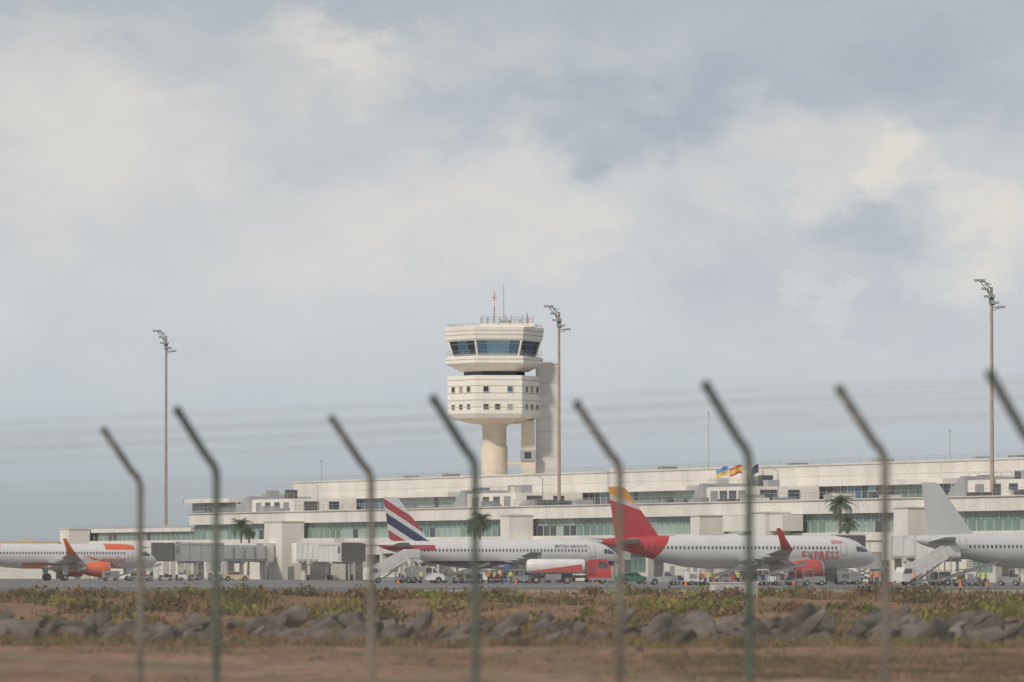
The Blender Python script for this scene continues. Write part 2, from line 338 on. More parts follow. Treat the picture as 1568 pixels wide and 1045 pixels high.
glazing(m,ub+1,uR,21.9,12.7,14.75,2.2,[GBLUE,GBLUE,GDARK,GBLUE2],seed=3)
glazing(m,tL+1,tR,1.0,7.3,8.9 ,2.4,[GGREEN,GGREEN,GGREEN2,GDARK],seed=5)
glazing(m,tB,tR,1.05,8.93,10.1 ,2.4,[GGREEN,GGREEN,GGREEN2,GGREEN],seed=9)
m.obj('glazing',term)
m=MB(); t=tL+2; rnd=random.Random(4)
while t<tR-8:
    k=rnd.random()
    if k<0.18: m.box(t,t+7,0.2,1.6,0.05,6.1,WHITE)
    elif k<0.45:
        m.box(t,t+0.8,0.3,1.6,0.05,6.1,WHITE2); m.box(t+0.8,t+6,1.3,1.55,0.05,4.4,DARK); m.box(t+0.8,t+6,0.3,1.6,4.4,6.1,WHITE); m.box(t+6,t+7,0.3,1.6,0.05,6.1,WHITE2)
    elif k<0.65:
        m.box(t,t+7,0.3,1.6,4.6,6.1,WHITE2); m.box(t,t+7,0.3,1.6,0.05,1.4,WHITE2)
        for j in range(4): m.box(t+0.2+j*1.75,t+1.75+j*1.75,1.2,1.5,1.4,4.6,GGREEN)
    elif k<0.88:
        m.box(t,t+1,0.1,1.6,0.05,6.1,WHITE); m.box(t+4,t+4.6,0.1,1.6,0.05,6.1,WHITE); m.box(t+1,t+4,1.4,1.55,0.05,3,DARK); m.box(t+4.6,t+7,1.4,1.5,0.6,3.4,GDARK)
    else: m.box(t,t+7,0.15,1.6,0.05,6.1,WHITE2); m.box(t+1.5,t+3,0.08,0.16,0.05,2.4,GPAINT)
    t+=7
m.obj('ground_floor_bays',term)
m=MB()
for px,wpx,pz in ((92,14,9.6),(405,27,10.25),(766,14,10.6),(1057,14,10.0),(1150,22,10.3),(1368,22,10.6)):
    t0=T(px,-4.3); t1=T(px+wpx,-4.3)
    m.box(t0,t1,-4.3,0,0.05,pz,WHITE); m.box(t0-0.15,t1+0.15,-4.45,0,pz,pz+0.2,WHITE2)
    m.box(t1,t1+0.06,-3.2,-2.0,0.05,2.4,GPAINT); m.box(t0+1,t0+2.2,-4.36,-4.3,0.05,2.4,GPAINT)
t0,t1=T(1057,-9),T(1148,-9); m.box(t0,t1,-3.5,0,7.6,10.0,WHITE)
t0,t1=T(462,-2),T(512,-2); m.box(t0,t1,-2,0.2,4.6,7.35,WHITE); m.box(t0,t0+1,-2,0.2,0.05,4.6,WHITE); m.box(t0+1,t1-1,-1.2,-1.0,0.05,4.6,DARK); m.box(t1-1,t1,-2,0.2,0.05,4.6,WHITE)
m.obj('stair_blocks',term)
def railT(m,t0,t1,y,z,h=1.0,step=3.0,r=0.04):
    n=max(1,int((t1-t0)/step))
    for i in range(n+1):
        tt=t0+(t1-t0)*i/n; m.cyl((tt,y,z),(tt,y,z+h),r,r,STEEL,4)
    m.cyl((t0,y,z+h),(t1,y,z+h),r,r,STEEL,4); m.cyl((t0,y,z+h*.5),(t1,y,z+h*.5),r*.7,r*.7,STEEL,4)
m=MB(); mg=MB()
for mi_,(p0,p1,p2,p3) in enumerate(((288,358,386,450),(598,694,716,790),(962,1060,1082,1146),(1362,1452,1482,1600))):
    yl=8; a,b1,c,d=T(p0,yl),T(p1,yl),T(p2,yl),T(p3,yl)
    m.box(a,b1,yl-1.0,yl+12,14.3,15.1,WHITE); m.box(a+0.5,b1,yl+0.8,yl+11,12.1,12.6,WHITE2)
    glazing(mg,a+0.6,b1,yl+0.6,12.6,14.3,2.0,[GGREEN,GGREEN2,GGREEN,GDARK],seed=20+mi_)
    m.prismY([(b1,12.1),(c,12.1),(c,15.3),(c-1.2,15.3)],yl-0.6,yl+12,GREYW)
    m.box(c,d,yl,yl+12.5,12.1,14.7,WHITE)
    for s_ in range(4):
        tt=c+(d-c)*(0.1+0.22*s_); m.box(tt,tt+2.4,yl-0.06,yl+0.02,12.2,14.1,[GPAINT,DARK,GDARK,GPAINT][s_])
    m.box(d,d+.05,yl+2,yl+5,12.2,14.2,DARK); m.box(d,d+.05,yl+7,yl+9,12.8,14.2,GDARK)
    railT(m,c,d,yl+0.1,14.7)
    for s_ in range(5):
        tt=c+random.uniform(-8,16); m.box(tt,tt+random.uniform(.8,2.0),yl+4,yl+6,14.7,14.9+random.uniform(0.6,1.6),[GPAINT,GREYW,STEEL,DARK,WHITE2][s_])
    tt=d+4; m.cyl((tt,yl+3,12.2),(tt,yl+3,17),0.1,0.08,STEEL,6); m.cyl((tt,yl+3,17),(tt-3.5,yl+3,17.9),0.07,0.07,STEEL,6)
railT(m,tB,tR,0.1,12.25,1.0,4.0); railT(m,ub,uR,21.0,18.25,0.7,5.0,0.03)
for i in range(34):
    tt=random.uniform(tB,tR-5); h=random.uniform(0.4,1.1); m.box(tt,tt+random.uniform(0.8,3),random.uniform(2,3),random.uniform(4,6),12.1,12.2+h,random.choice([GREYW,GPAINT,WHITE2,DARK]))
for i in range(8):
    tt=random.uniform(ub,uR-5); m.box(tt,tt+random.uniform(1,3),26,29,18.2,18.4+random.uniform(0.3,0.8),random.choice([GREYW,GPAINT,WHITE2]))
m.obj('roof_structures',term); mg.obj('roof_glazing',term)
m=MB(); D=1100; x0,x1=wx(-60,D),wx(86,D)
m.box(x0,x1,D,D+20,0,6.0,WHITE2); m.box(x0-0.5,x1+0.5,D-0.6,D+20,6.0,7.3,SAND)
for i in range(9): m.box(x0+1+i*2,x0+2.2+i*2,D-0.05,D,3.6,5.6,GDARK)
m.cyl(((x0+x1)/2+3,D+4,7.3),((x0+x1)/2+3,D+4,7.8),2.5,0.4,SAND,16)
m.obj('cargo_building')
# ------------------------------------------------------------------ flood-light masts
def mast(px,pytop,D,s=1.0):
    H=wz(pytop,D); x=wx(px,D); e=empty('floodlight_mast',TR(x,D,0)); m=MB()
    Ht=H-1.2
    m.cyl((0,0,0),(0,0,Ht*0.5),0.36,0.28,MAST,12); m.cyl((0,0,Ht*0.5),(0,0,Ht),0.28,0.2,MAST,12); m.cyl((0,0,0),(0,0,0.3),0.7,0.7,CONC,12)
    m.obj('pole',e,smooth=True); m=MB()
    for k,(dx,dz,nl) in enumerate(((-1.7,0.9,3),(-0.9,-0.3,2),(-0.3,-1.4,3),(0.5,-2.3,2),(1.4,-2.9,2),(-0.7,0.3,1))):
        zc=Ht+dz
        m.cyl((0,0,zc-0.5),(dx,-0.2,zc),0.07,0.07,STEEL,6)
        wdt=0.55*nl; m.cyl((dx-wdt/2,-0.3,zc),(dx+wdt/2,-0.3,zc),0.06,0.06,STEEL,6)
        for j in range(nl):
            lx=dx-wdt/2+wdt*(j+0.5)/nl
            m.prismY([(lx-0.22,zc-0.12),(lx+0.22,zc-0.12),(lx+0.27,zc+0.22),(lx-0.27,zc+0.22)],-0.65,-0.15,GPAINT)
            m.box(lx-0.2,lx+0.2,-0.68,-0.65,zc-0.1,zc+0.18,GREYW)
    m.cyl((-0.6,0,Ht-0.4),(0.4,0,Ht-2.6),0.1,0.1,GPAINT,6); m.cyl((-1.7,-.2,Ht+0.9),(0.2,0,Ht-1.6),0.07,0.07,STEEL,6); m.cyl((0,0,Ht-2.9),(1.6,0,Ht-2.9),0.07,0.07,STEEL,6)
    m.box(-0.35,0.35,-0.3,0.3,Ht-2.5,Ht-1.0,GPAINT)
    m.obj('lamp_heads',e)
mast(254,505,1072); mast(856,467,938); mast(1519,427,812)
# ------------------------------------------------------------------ flags
def flag(px,pybot,pytop,D,mats,fh=1.35,fw=2.0,fly=-1):
    x=wx(px,D); z1=wz(pytop,D); z0=wz(pybot,D); e=empty('flag',TR(x,D,0)); m=MB(); m.cyl((0,0,z0),(0,0,z1),0.07,0.05,WPAINT,6); m.obj('pole',e)
    m=MB(); n=10; tot=sum(k for _,k in mats); acc=0
    for mt,k in mats:
        za=z1-0.1-fh*acc/tot; acc+=k; zb_=z1-0.1-fh*acc/tot; vs=[]
        for i in range(n+1):
            f=i/n; xx=fly*f*fw; yy=0.25*math.sin(f*8); dz=-0.45*f*f+0.12*math.sin(f*6)
            vs+= [(xx,yy,za+dz),(xx,yy,zb_+dz)]
        m.add(vs,[(2*i,2*i+2,2*i+3,2*i+1) for i in range(n)],mt)
    m.obj('cloth',e)
Df=900
LBL=mat('light_blue_cloth',(0.08,.25,.5),.8,.1,1); YC=mat('yellow_cloth',(0.7,.45,.05),.8,.1,1); RC=mat('red_cloth',(.5,.05,.04),.8,.1,1); NV=mat('navy_cloth',(.03,.05,.18),.8,.1,1)
flag(1116,760,714,Df,[(LBL,1),(YC,1)]); flag(1137,760,712,Df,[(RC,1),(YC,2),(RC,1)]); flag(1162,760,711,Df,[(NV,1)],fw=1.2)
for px,a,b_,D in ((492,760,706,1080),(1085,730,632,960),(1455,720,660,900)):
    m=MB(); m.cyl((0,0,0),(0,0,wz(b_,D)),0.10,0.05,STEEL,6); m.box(-0.15,0.15,-0.15,0.15,wz(b_,D)-0.1,wz(b_,D)+0.1,GPAINT); m.obj('antenna_mast',None,TR(wx(px,D),D))
# ------------------------------------------------------------------ airliners
ST=[(0,3.15,.04,.04),(0.25,3.2,.42,.42),(0.8,3.3,.85,.82),(1.6,3.45,1.25,1.2),(2.6,3.66,1.62,1.55),(3.8,3.84,1.87,1.83),(5.4,3.95,2.0,1.97),(7,3.97,2.03,1.98),(23.5,3.97,2.03,1.98),
    (26.5,4.08,1.92,1.85),(29.5,4.36,1.62,1.5),(32.5,4.72,1.18,1.05),(35,4.98,.78,.65),(36.8,5.15,.42,.35),(37.5,5.2,.16,.14)]
def sec(s):
    for a,b_ in zip(ST,ST[1:]):
        if a[0]<=s<=b_[0]:
            f=(s-a[0])/(b_[0]-a[0]); return [a[i]+(b_[i]-a[i])*f for i in (1,2,3)]
    return ST[-1][1:]
def ysurf(s,z):
    c,rz,ry=sec(s); q_=max(0.0,1-((z-c)/rz)**2); return ry*math.sqrt(q_)
def wing(m,secs,side,mt,M=None):
    rings=[]
    for (y,z,a,b_,th) in secs:
        c=b_-a; pr=[(0,0),(0.05,0.5),(0.3,1),(0.65,0.7),(1,0.03),(0.65,-0.4),(0.3,-0.7),(0.05,-0.35)]
        rings.append([(-(a+c*p),side*y,z+th/2*t_) for p,t_ in pr])
    m.loft(rings,mt)
def airliner(nosepx,Dn,LIV,ENG,WLT,engcol,texts=(),winglet=True):
    e=empty('passenger_airliner',TR(wx(nosepx,Dn),Dn,0.05,math.atan2(0.442,0.897)))
    m=MB(); n=32; rings=[]
    ss=[]
    for a,b_ in zip(ST,ST[1:]):
        k=3 if b_[0]-a[0]<5 else 1
        for i in range(k): ss.append(a[0]+(b_[0]-a[0])*i/k)
    ss.append(37.5)
    for s in ss:
        c,rz,ry=sec(s); rings.append([(-s,ry*math.sin(2*math.pi*i/n),c+rz*math.cos(2*math.pi*i/n)) for i in range(n)])
    m.loft(rings,LIV)
    m.loft([[(-s,1.7*f*math.cos(2*math.pi*i/16),2.25+0.55*f*math.sin(2*math.pi*i/16)) for i in range(16)] for s,f in ((11.5,.1),(13,.85),(16,1.1),(19,1.0),(22,.1))],ENG)
    m.obj('fuselage',e,smooth=True)
    m=MB()
    def finring(z,a,b_,th):
        c=b_-a; return [(-(a+c*p),th/2*t_,z) for p,t_ in ((0,0),(.08,.6),(.35,1),(1,.05),(1,-.05),(.35,-1),(.08,-.6))]
    m.loft([finring(5.3,28.3,35.6,.5),finring(5.9,29.9,35.8,.5),finring(11.5,34.3,36.7,.25),finring(11.8,34.9,36.8,.1)],LIV)
    m.obj('tail_fin',e,smooth=True)
    m=MB()
    for sd_ in (1,-1):
        wing(m,[(0.3,4.95,32.4,36.2,.35),(3,5.2,34.0,36.6,.25),(6.2,5.5,35.8,37.3,.12)],sd_,ENG)
        w=[(1.0,2.75,12.0,19.6,.95),(6.4,3.25,15.6,19.9,.6),(12,3.75,18.4,21.2,.35),(16.6,4.2,20.6,22.3,.2)]
        wing(m,w,sd_,ENG)
        for yy,s0 in ((5.2,18.5),(8.2,19.3),(11.2,20.2)):
            m.loft([[(-(s0+ds),sd_*yy+r*math.cos(2*math.pi*i/8),3.0+0.08*(yy-5)-0.1+r*math.sin(2*math.pi*i/8)) for i in range(8)] for ds,r in ((-1.6,.05),(-.6,.22),(.8,.2),(2.1,.04))],ENG)
    m.obj('wings',e,smooth=True)
    if winglet:
        m=MB()
        for sd_ in (1,-1): wing(m,[(16.6,4.2,20.6,22.3,.2),(17.1,4.6,21.2,22.6,.15),(17.35,5.4,21.9,22.9,.12),(17.55,6.7,22.8,23.4,.08)],sd_,WLT)
        m.obj('winglets',e,smooth=True)
    m=MB()
    for sd_ in (1,-1):
        cy=5.75*sd_
        def rg(s,r,n=20): return [(-s,cy+r*math.cos(2*math.pi*i/n),1.85+r*math.sin(2*math.pi*i/n)) for i in range(n)]
        m.loft([rg(s,r) for s,r in [(11.0,1.02),(10.85,1.12),(11.1,1.22),(12.3,1.26),(13.8,1.12),(14.9,.88),(14.9,.75)]],engcol,cap=False)
        m.loft([rg(s,r) for s,r in ((11.0,1.02),(11.7,.95),(11.75,.1))],GDARK)
        m.loft([rg(s,r,14) for s,r in ((14.5,.72),(15.6,.45),(16.2,.05))],CHROME)
        m.loft([rg(s,r) for s,r in ((10.84,1.10),(10.84,1.14),(11.05,1.24),(11.12,1.24))],CHROME,cap=False)
        m.prismY([(-12,2.9),(-12.6,3.3),(-16.5,3.2),(-16.5,2.8),(-14.8,2.4)],cy-.12,cy+.12,ENG)
    m.obj('engines',e,smooth=True)
    m=MB()
    def wheel(x,y,r,w_): m.cyl((x,y-w_/2,r),(x,y+w_/2,r),r,r,TYRE,16); m.cyl((x,y-w_/2-.02,r),(x,y+w_/2+.02,r),r*.5,r*.5,CHROME,12)
    for y in (-.25,.25): wheel(-5.1,y,.38,.22)
    m.cyl((-5.1,0,.35),(-5.0,0,2.4),.09,.12,WPAINT,8); m.box(-5.6,-4.2,-.55,-.5,1.2,2.3,ENG); m.box(-5.6,-4.2,.5,.55,1.2,2.3,ENG)
    for sd_ in (1,-1):
        for y in (3.35,4.2): wheel(-17.7,sd_*y,.58,.4)
        m.cyl((-17.7,3.78*sd_,.5),(-17.6,3.5*sd_,3.0),.14,.17,WPAINT,8); m.box(-18.2,-17.2,sd_*4.45-.03,sd_*4.45+.03,1.0,2.6,ENG)
    m.obj('landing_gear',e)
    m=MB()
    def patch(s0,s1,za,zb_,mt,side,off=0.012,ns=2,nz=3):
        vs=[]
        for i in range(ns+1):
            for j in range(nz+1):
                s=s0+(s1-s0)*i/ns; z=za+(zb_-za)*j/nz; vs.append((-s,side*(ysurf(s,z)+off),z))
        m.add(vs,[(i*(nz+1)+j,i*(nz+1)+j+1,(i+1)*(nz+1)+j+1,(i+1)*(nz+1)+j) for i in range(ns) for j in range(nz)],mt)
    WG=mat('cabin_window',(0.08,0.09,0.11),0.15,0.2,1)
    for side in (-1,1):
        s=6.3
        while s<31:
            if not (12.2<s<12.5): patch(s,s+.26,4.30,4.66,WG,side,0.012,1,2)
            s+=.535
        for s0,za,h in ((4.9,3.55,1.9),(31.4,4.1,1.6)):
            patch(s0,s0+.06,za,za+h-.1,GPAINT,side,.012,1,6); patch(s0+.85,s0+.91,za,za+h-.1,GPAINT,side,.012,1,6)
            patch(s0+.06,s0+.85,za,za+.06,GPAINT,side,.012,2,1)
        for s0,s1,za,zb_ in ((1.55,2.1,4.0,4.42),(2.15,2.75,4.0,4.62),(2.8,3.4,4.05,4.66)):
            patch(s0,s1,za,zb_,GDARK,side,.015,2,3)
    m.add([(-1.35,-.55,3.45+.86),(-1.35,.55,3.45+.86),(-1.95,.62,4.80),(-1.95,-.62,4.80)],[(0,1,2,3)],GDARK)
    m.obj('cabin_windows_and_doors',e)
    for (txt,s0,zb_,h,mt,spacing) in texts:
        cu=bpy.data.curves.new('t','FONT'); cu.body=txt; cu.size=h/0.7; cu.space_character=spacing; cu.resolution_u=2
        to=bpy.data.objects.new('t',cu); scene.collection.objects.link(to); bpy.context.view_layer.update()
        me=bpy.data.meshes.new_from_object(to); bpy.data.objects.remove(to)
        for side in (-1,1):
            m2=me.copy(); xm=max(v.co.x for v in m2.vertices)
            for v in m2.vertices:
                s=s0-v.co.x if side==-1 else s0-xm+v.co.x; z=zb_+v.co.y; v.co=Vector((-s,side*(ysurf(s,z)+.06),z))
            m2.materials.clear(); m2.materials.append(mt)
            o=bpy.data.objects.new('livery_lettering',m2); scene.collection.objects.link(o); o.parent=e
    return e
PW=(0.68,0.665,0.665); ENGW=livery('aircraft_grey_white',(0.52,0.53,0.54),[],0.35)
NAVY=(0.02,0.035,0.11); CRD=(0.42,0.04,0.06)
def qb(lo,hi): return [(0.6,1,-lo),(-0.6,-1,hi)]
FR=(-1,0,-29.0)
ba=livery('airliner_paint_union',PW,[([(0,-1,3.0),(-1,0,-1.5),(1,0,30)],NAVY),
  ([FR,(0,1,-5.75)]+qb(-11.5,-10.4),CRD),([FR,(0,1,-5.75)]+qb(-13.5,-12.2),NAVY),([FR,(0,1,-5.75)]+qb(-15.4,-14.3),CRD),
  ([(-1,0,-29.5),(0,1,-4.4),(0,-1,5.2)],CRD)])
IR=(0.50,0.025,0.035)
ib=livery('airliner_paint_red_tail',PW,[([(-1,0.75,-33.2)],IR),([(0,1,-5.9),(-1,0,-28)],IR),
  ([(0.3,1,.1),(-1,0,-30),(0,1,-6)],(0.72,0.33,0.04)),([(0.3,1,.75),(-1,0,-30),(0,1,-6),(-.3,-1,-.1)],(.66,.55,.47))])
OR_=(0.72,0.11,0.03)
ez=livery('airliner_paint_orange',PW,[([(0.42,1,1.55),(-0.30,-1,0.15),(1,0,22)],OR_),([(-1,0.6,-31)],OR_),([(0,1,-5.0),(1,0,9.6),(-1,0,-4.4)],OR_),
   ([(0,-1,2.9),(1,0,24),(-1,0,-9)],OR_)])
wt=livery('airliner_paint_white',(0.60,0.60,0.60),[])
BLt=mat('lettering_navy',NAVY,0.4,0.05,1); RDt=mat('lettering_red',(0.55,0.05,0.06),0.4,0.05,1)
airliner(950,800,ba,ENGW,ENGW,BLUE,[('BRITISH AIRWAYS',11.2,4.85,.45,BLt,1.0)],winglet=False)
airliner(1338,700,ib,ENGW,RED,RED,[('EXPRESS',11.3,3.15,.95,RDt,1.05),('IBERIA',7.0,5.0,.42,RDt,1.0)])
airliner(240,930,ez,ENGW,ORANGE,ORANGE,[('easyJet',10.4,2.95,1.05,ORANGE,1.0)])
xr=79.7; airliner(CX+xr/666*F,666,wt,ENGW,ENGW,WPAINT)
# ------------------------------------------------------------------ jet bridges
BW=mat('jet_bridge_cladding',(0.78,0.76,0.73),.5,.1,.5)
def bridge(p0,p1,z=3.4,name='jet_bridge'):
    p0=Vector((*p0,0));p1=Vector((*p1,0)); d=p1-p0; Lh=d.length; M=Matrix.Translation(p0)@Matrix.Rotation(math.atan2(d.y,d.x),4,'Z')
    e=empty(name,M); m=MB()
    m.cyl((0,0,z-.3),(0,0,z+3.1),2.2,2.2,BW,20); m.cyl((0,0,0),(0,0,z-.3),.5,.5,WHITE2,10)
    m.box(1.5,Lh*.55,-1.4,1.4,z,z+2.7,BW); m.box(Lh*.5,Lh-2.5,-1.65,1.65,z-.15,z+3.0,BW)
    m.box(1.6,Lh*.5-.1,-1.43,1.43,z+.1,z+.3,GREYW); m.box(Lh*.5+.1,Lh-2.6,-1.68,1.68,z+2.5,z+2.65,GREYW)
    for i in range(int(Lh/7)):
        x=3+i*7
        if x<Lh-3: m.box(x,x+.16,-1.74,1.74,z-.2,z+3.05,FRAME)
    m.box(Lh-2.6,Lh+.6,-2.1,2.1,z-.2,z+3.1,WHITE2); m.box(Lh-2.2,Lh+.2,-2.12,2.12,z+1.2,z+2.3,GDARK); m.box(Lh+.6,Lh+1.3,-1.9,1.9,z,z+2.9,DARK)
    for x in (Lh*.3,Lh*.78):
        for y in (-1.5,1.5): m.cyl((x,y,0),(x,y,z),.2,.2,WHITE2,8)
        m.box(x-.3,x+.3,-2,2,z-.5,z-.15,FRAME); m.cyl((x,-1.9,.5),(x,-1.5,.5),.5,.5,TYRE,12); m.cyl((x,1.5,.5),(x,1.9,.5),.5,.5,TYRE,12)
    for i in range(10): m.box(Lh-3-.3*i,Lh-2.7-.3*i,1.75,2.7,z-.2-.32*i,z-.12-.32*i,STEEL)
    m.obj('tunnel',e)
def P(px,D): return (wx(px,D),D)
bridge(P(402,1010),P(252,950)); bridge(P(466,985),P(540,925),3.3); bridge(P(800,925),P(925,822)); bridge(P(1165,840),P(1300,735)); bridge(P(1375,770),P(1470,735))
bridge(P(640,965),P(700,880))
# ------------------------------------------------------------------ ground vehicles
def wheels(m,xs_,w_,r=.36):
    for x in xs_:
        for y in (-w_/2,w_/2): m.cyl((x,y-.12,r),(x,y+.12,r),r,r,TYRE,14); m.cyl((x,y-.13,r),(x,y+.13,r),r*.5,r*.5,CHROME,10)
def arch(m,xs_,w_,r=.46):
    for x in xs_:
        for s in (-1,1): m.cyl((x,s*(w_-.02),.42),(x,s*(w_+.006),.42),r,r,DARK,14)
def van(px,D,rot=0,body=WPAINT,name='service_van',stripe=None,beacon=True):
    e=empty(name,TR(*P(px,D),.05,rot)); m=MB(); w_=1.0
    prof=[(-2.5,.4),(-2.5,2.0),(-2.35,2.25),(.9,2.3),(1.2,2.2),(1.85,1.35),(2.45,1.15),(2.6,.95),(2.6,.4)]
    m.prismY(prof,-w_,w_,body); arch(m,(-1.6,1.75),w_)
    m.prismY([(1.0,1.4),(1.0,2.02),(1.15,2.02),(1.66,1.4)],-w_-.012,w_+.012,GDARK); m.box(.05,.85,-w_-.012,w_+.012,1.4,2.02,GDARK)
    m.box(-2.51,-2.49,-.8,.8,1.4,2.0,GDARK)
    m.add([(1.28,-.85,2.12),(1.28,.85,2.12),(1.87,.9,1.38),(1.87,-.9,1.38)],[(0,1,2,3)],GDARK)
    m.box(-2.62,-2.5,-w_,w_,.38,.62,GPAINT); m.box(2.6,2.7,-w_,w_,.38,.62,GPAINT)
    if stripe: m.box(-2.3,1.8,-w_-.014,w_+.014,.95,1.15,stripe)
    if beacon: m.cyl((.3,0,2.3),(.3,0,2.48),.12,.1,ORANGE,8)
    wheels(m,(-1.6,1.75),1.85,.35); o=m.obj('body',e)
def car(px,D,rot=0,body=SILVER,pick=False):
    e=empty('pickup_truck' if pick else 'parked_car',TR(*P(px,D),.05,rot)); m=MB(); w_=.88
    prof=[(-2.1,.35),(-2.15,.85),(-2.0,.98),(-.2,1.0) if pick else (-1.75,1.0),(-.15,1.6) if pick else (-1.3,1.45),(.4,1.6) if pick else (.3,1.5),(1.0,1.0),(1.9,.88),(2.1,.7),(2.1,.35)]
    m.prismY(prof,-w_,w_,body); arch(m,(-1.3,1.35),w_,.4)
    m.prismY([(-.1,1.05),(-.08,1.5),(.4,1.5),(.85,1.05)] if pick else [(-1.55,1.03),(-1.2,1.38),(.28,1.42),(.82,1.03)],-w_-.012,w_+.012,GDARK)
    m.add([(.5,-.7,1.46),(.5,.7,1.46),(.98,.75,1.03),(.98,-.75,1.03)],[(0,1,2,3)],GDARK)
    wheels(m,(-1.3,1.35),1.65,.32); m.obj('body',e)
def hilift(px,D,rot=0):
    e=empty('catering_truck',TR(*P(px,D),.05,rot)); m=MB()
    m.box(-3.2,3.0,-.9,.9,.6,.85,GPAINT); wheels(m,(-2.2,2.2),1.9,.42)
    m.prismY([(2.0,.5),(2.0,2.1),(2.4,2.3),(3.2,2.2),(3.5,1.5),(3.5,.5)],-1.05,1.05,WPAINT); m.prismY([(2.3,1.45),(2.3,2.05),(3.1,2.05),(3.35,1.45)],-1.065,1.065,GDARK)
    m.box(-3.3,1.8,-1.2,1.2,1.9,4.0,WPAINT)
    for i in range(8): m.box(-3.2+i*.65,-3.14+i*.65,-1.225,1.225,1.95,3.95,FRAME)
    for s in (-1,1):
        m.cyl((-2.6,s*.8,.85),(1.2,s*.8,1.9),.07,.07,GPAINT,6); m.cyl((1.2,s*.8,.85),(-2.6,s*.8,1.9),.07,.07,GPAINT,6)
    m.box(1.8,3.0,-1.1,1.1,2.6,2.68,STEEL); m.obj('body',e)
def tug(px,D,rot=0,body=WPAINT,carts=2):
    e=empty('baggage_tractor',TR(*P(px,D),.05,rot)); m=MB()
    m.prismY([(-1.2,.35),(-1.2,1.0),(-.1,1.0),(0,1.1),(1.3,1.0),(1.4,.35)],-.65,.65,body); m.box(-.2,-.1,-.6,.6,1.0,1.8,GDARK); m.box(-1.2,.05,-.65,.65,1.8,1.9,body)
    for x in (-1.15,-.05):
        for y in (-.6,.6): m.cyl((x,y,1),(x,y,1.8),.03,.03,GPAINT,6)
    m.box(-1.0,-.5,-.5,.5,1.0,1.3,DARK); wheels(m,(-.8,.9),1.2,.3); m.obj('tractor',e)
    for c in range(carts):
        x=-3.3-c*3.1; m=MB(); m.box(x-1.2,x+1.2,-.75,.75,.45,.6,GPAINT); m.cyl((x+1.2,0,.4),(x+2.0,0,.4),.04,.04,GPAINT,6)
        wheels(m,(x-.8,x+.8),1.3,.22)
        for a in (-1.15,1.15):
            for y in (-.7,.7): m.cyl((x+a,y,.6),(x+a,y,1.7),.03,.03,STEEL,6)
        m.box(x-1.2,x+1.2,-.75,.75,1.7,1.76,STEEL)
        for k in range(5):
            bx=x-1+k*.42; m.box(bx,bx+.36,-.6,.5,.6,.6+random.uniform(.3,.8),random.choice([GDARK,GDARK,GPAINT,DARK,NV,RC]))
        m.obj('baggage_cart',e)
def stairs(px,D,rot=0,H=3.3):
    e=empty('passenger_stairs_truck',TR(*P(px,D),.05,rot)); m=MB()
    m.box(-3.4,3.2,-.9,.9,.5,.75,GPAINT); wheels(m,(-2.3,2.2),1.8,.4)
    m.prismY([(-3.6,.5),(-3.6,1.5),(-3.3,2.1),(-2.2,2.1),(-2.2,.5)],-.95,.95,WPAINT); m.prismY([(-3.52,1.4),(-3.28,1.95),(-2.4,1.95),(-2.4,1.4)],-.965,.965,GDARK)
    n=16; x0,x1=-3.2,2.4
    for i in range(n):
        x=x0+(x1-x0)*i/n; z=.7+(H-.7)*i/n; m.box(x,x+.4,-.75,.75,z,z+.08,STEEL)
    for y in (-.85,.78):
        m.prismY([(x0,.45),(x0,.95),(x1,H+.15),(x1,H-.3)],y,y+.07,WPAINT)
        m.prismY([(x0,1.0),(x0,1.85),(x1,H+1.15),(x1,H+.2)],y+.01,y+.05,WPAINT)
        m.box(x1,x1+1.6,y,y+.07,H-.2,H+1.15,WPAINT)
    m.box(x1,x1+1.6,-.85,.85,H-.2,H+.03,WPAINT)
    for x in (1.2,2.8):
        for y in (-.7,.7): m.cyl((x,y,.7),(x,y,H-.2 if x>2 else H-.9),.07,.07,STEEL,6)
    m.cyl((-1,0,.7),(2.5,0,H-.4),.1,.1,STEEL,6); m.obj('stairs',e)
def belt(px,D,rot=0):
    e=empty('belt_loader',TR(*P(px,D),.05,rot)); m=MB(); m.box(-2,2,-.8,.8,.35,.8,GPAINT); m.prismY([(-3.4,.7),(-3.4,.95),(3.4,2.75),(3.4,2.5)],-.45,.3,GPAINT); m.prismY([(-3.4,.96),(-3.4,1.0),(3.4,2.8),(3.4,2.76)],-.4,.25,DARK)
    m.cyl((.5,0,.8),(1.5,0,2.0),.07,.07,STEEL,6); m.box(-1.4,-.4,.35,.8,.8,1.6,YELLOW); wheels(m,(-1.4,1.4),1.5,.32); m.obj('loader',e)
def gpu(px,D,rot=0,c=WPAINT):
    e=empty('ground_power_unit',TR(*P(px,D),.05,rot)); m=MB(); m.prismY([(-1.3,.4),(-1.3,1.5),(-1.2,1.6),(1.2,1.6),(1.3,1.5),(1.3,.4)],-.7,.7,c)
    for i in range(6): m.box(-1+i*.14,-.93+i*.14,-.72,.72,.8,1.3,DARK)
    m.box(.3,1,-.715,.715,.7,1.35,GPAINT); wheels(m,(-.8,.8),1.2,.28); m.cyl((1.3,0,.45),(2.2,0,.4),.04,.04,GPAINT,6); m.obj('unit',e)
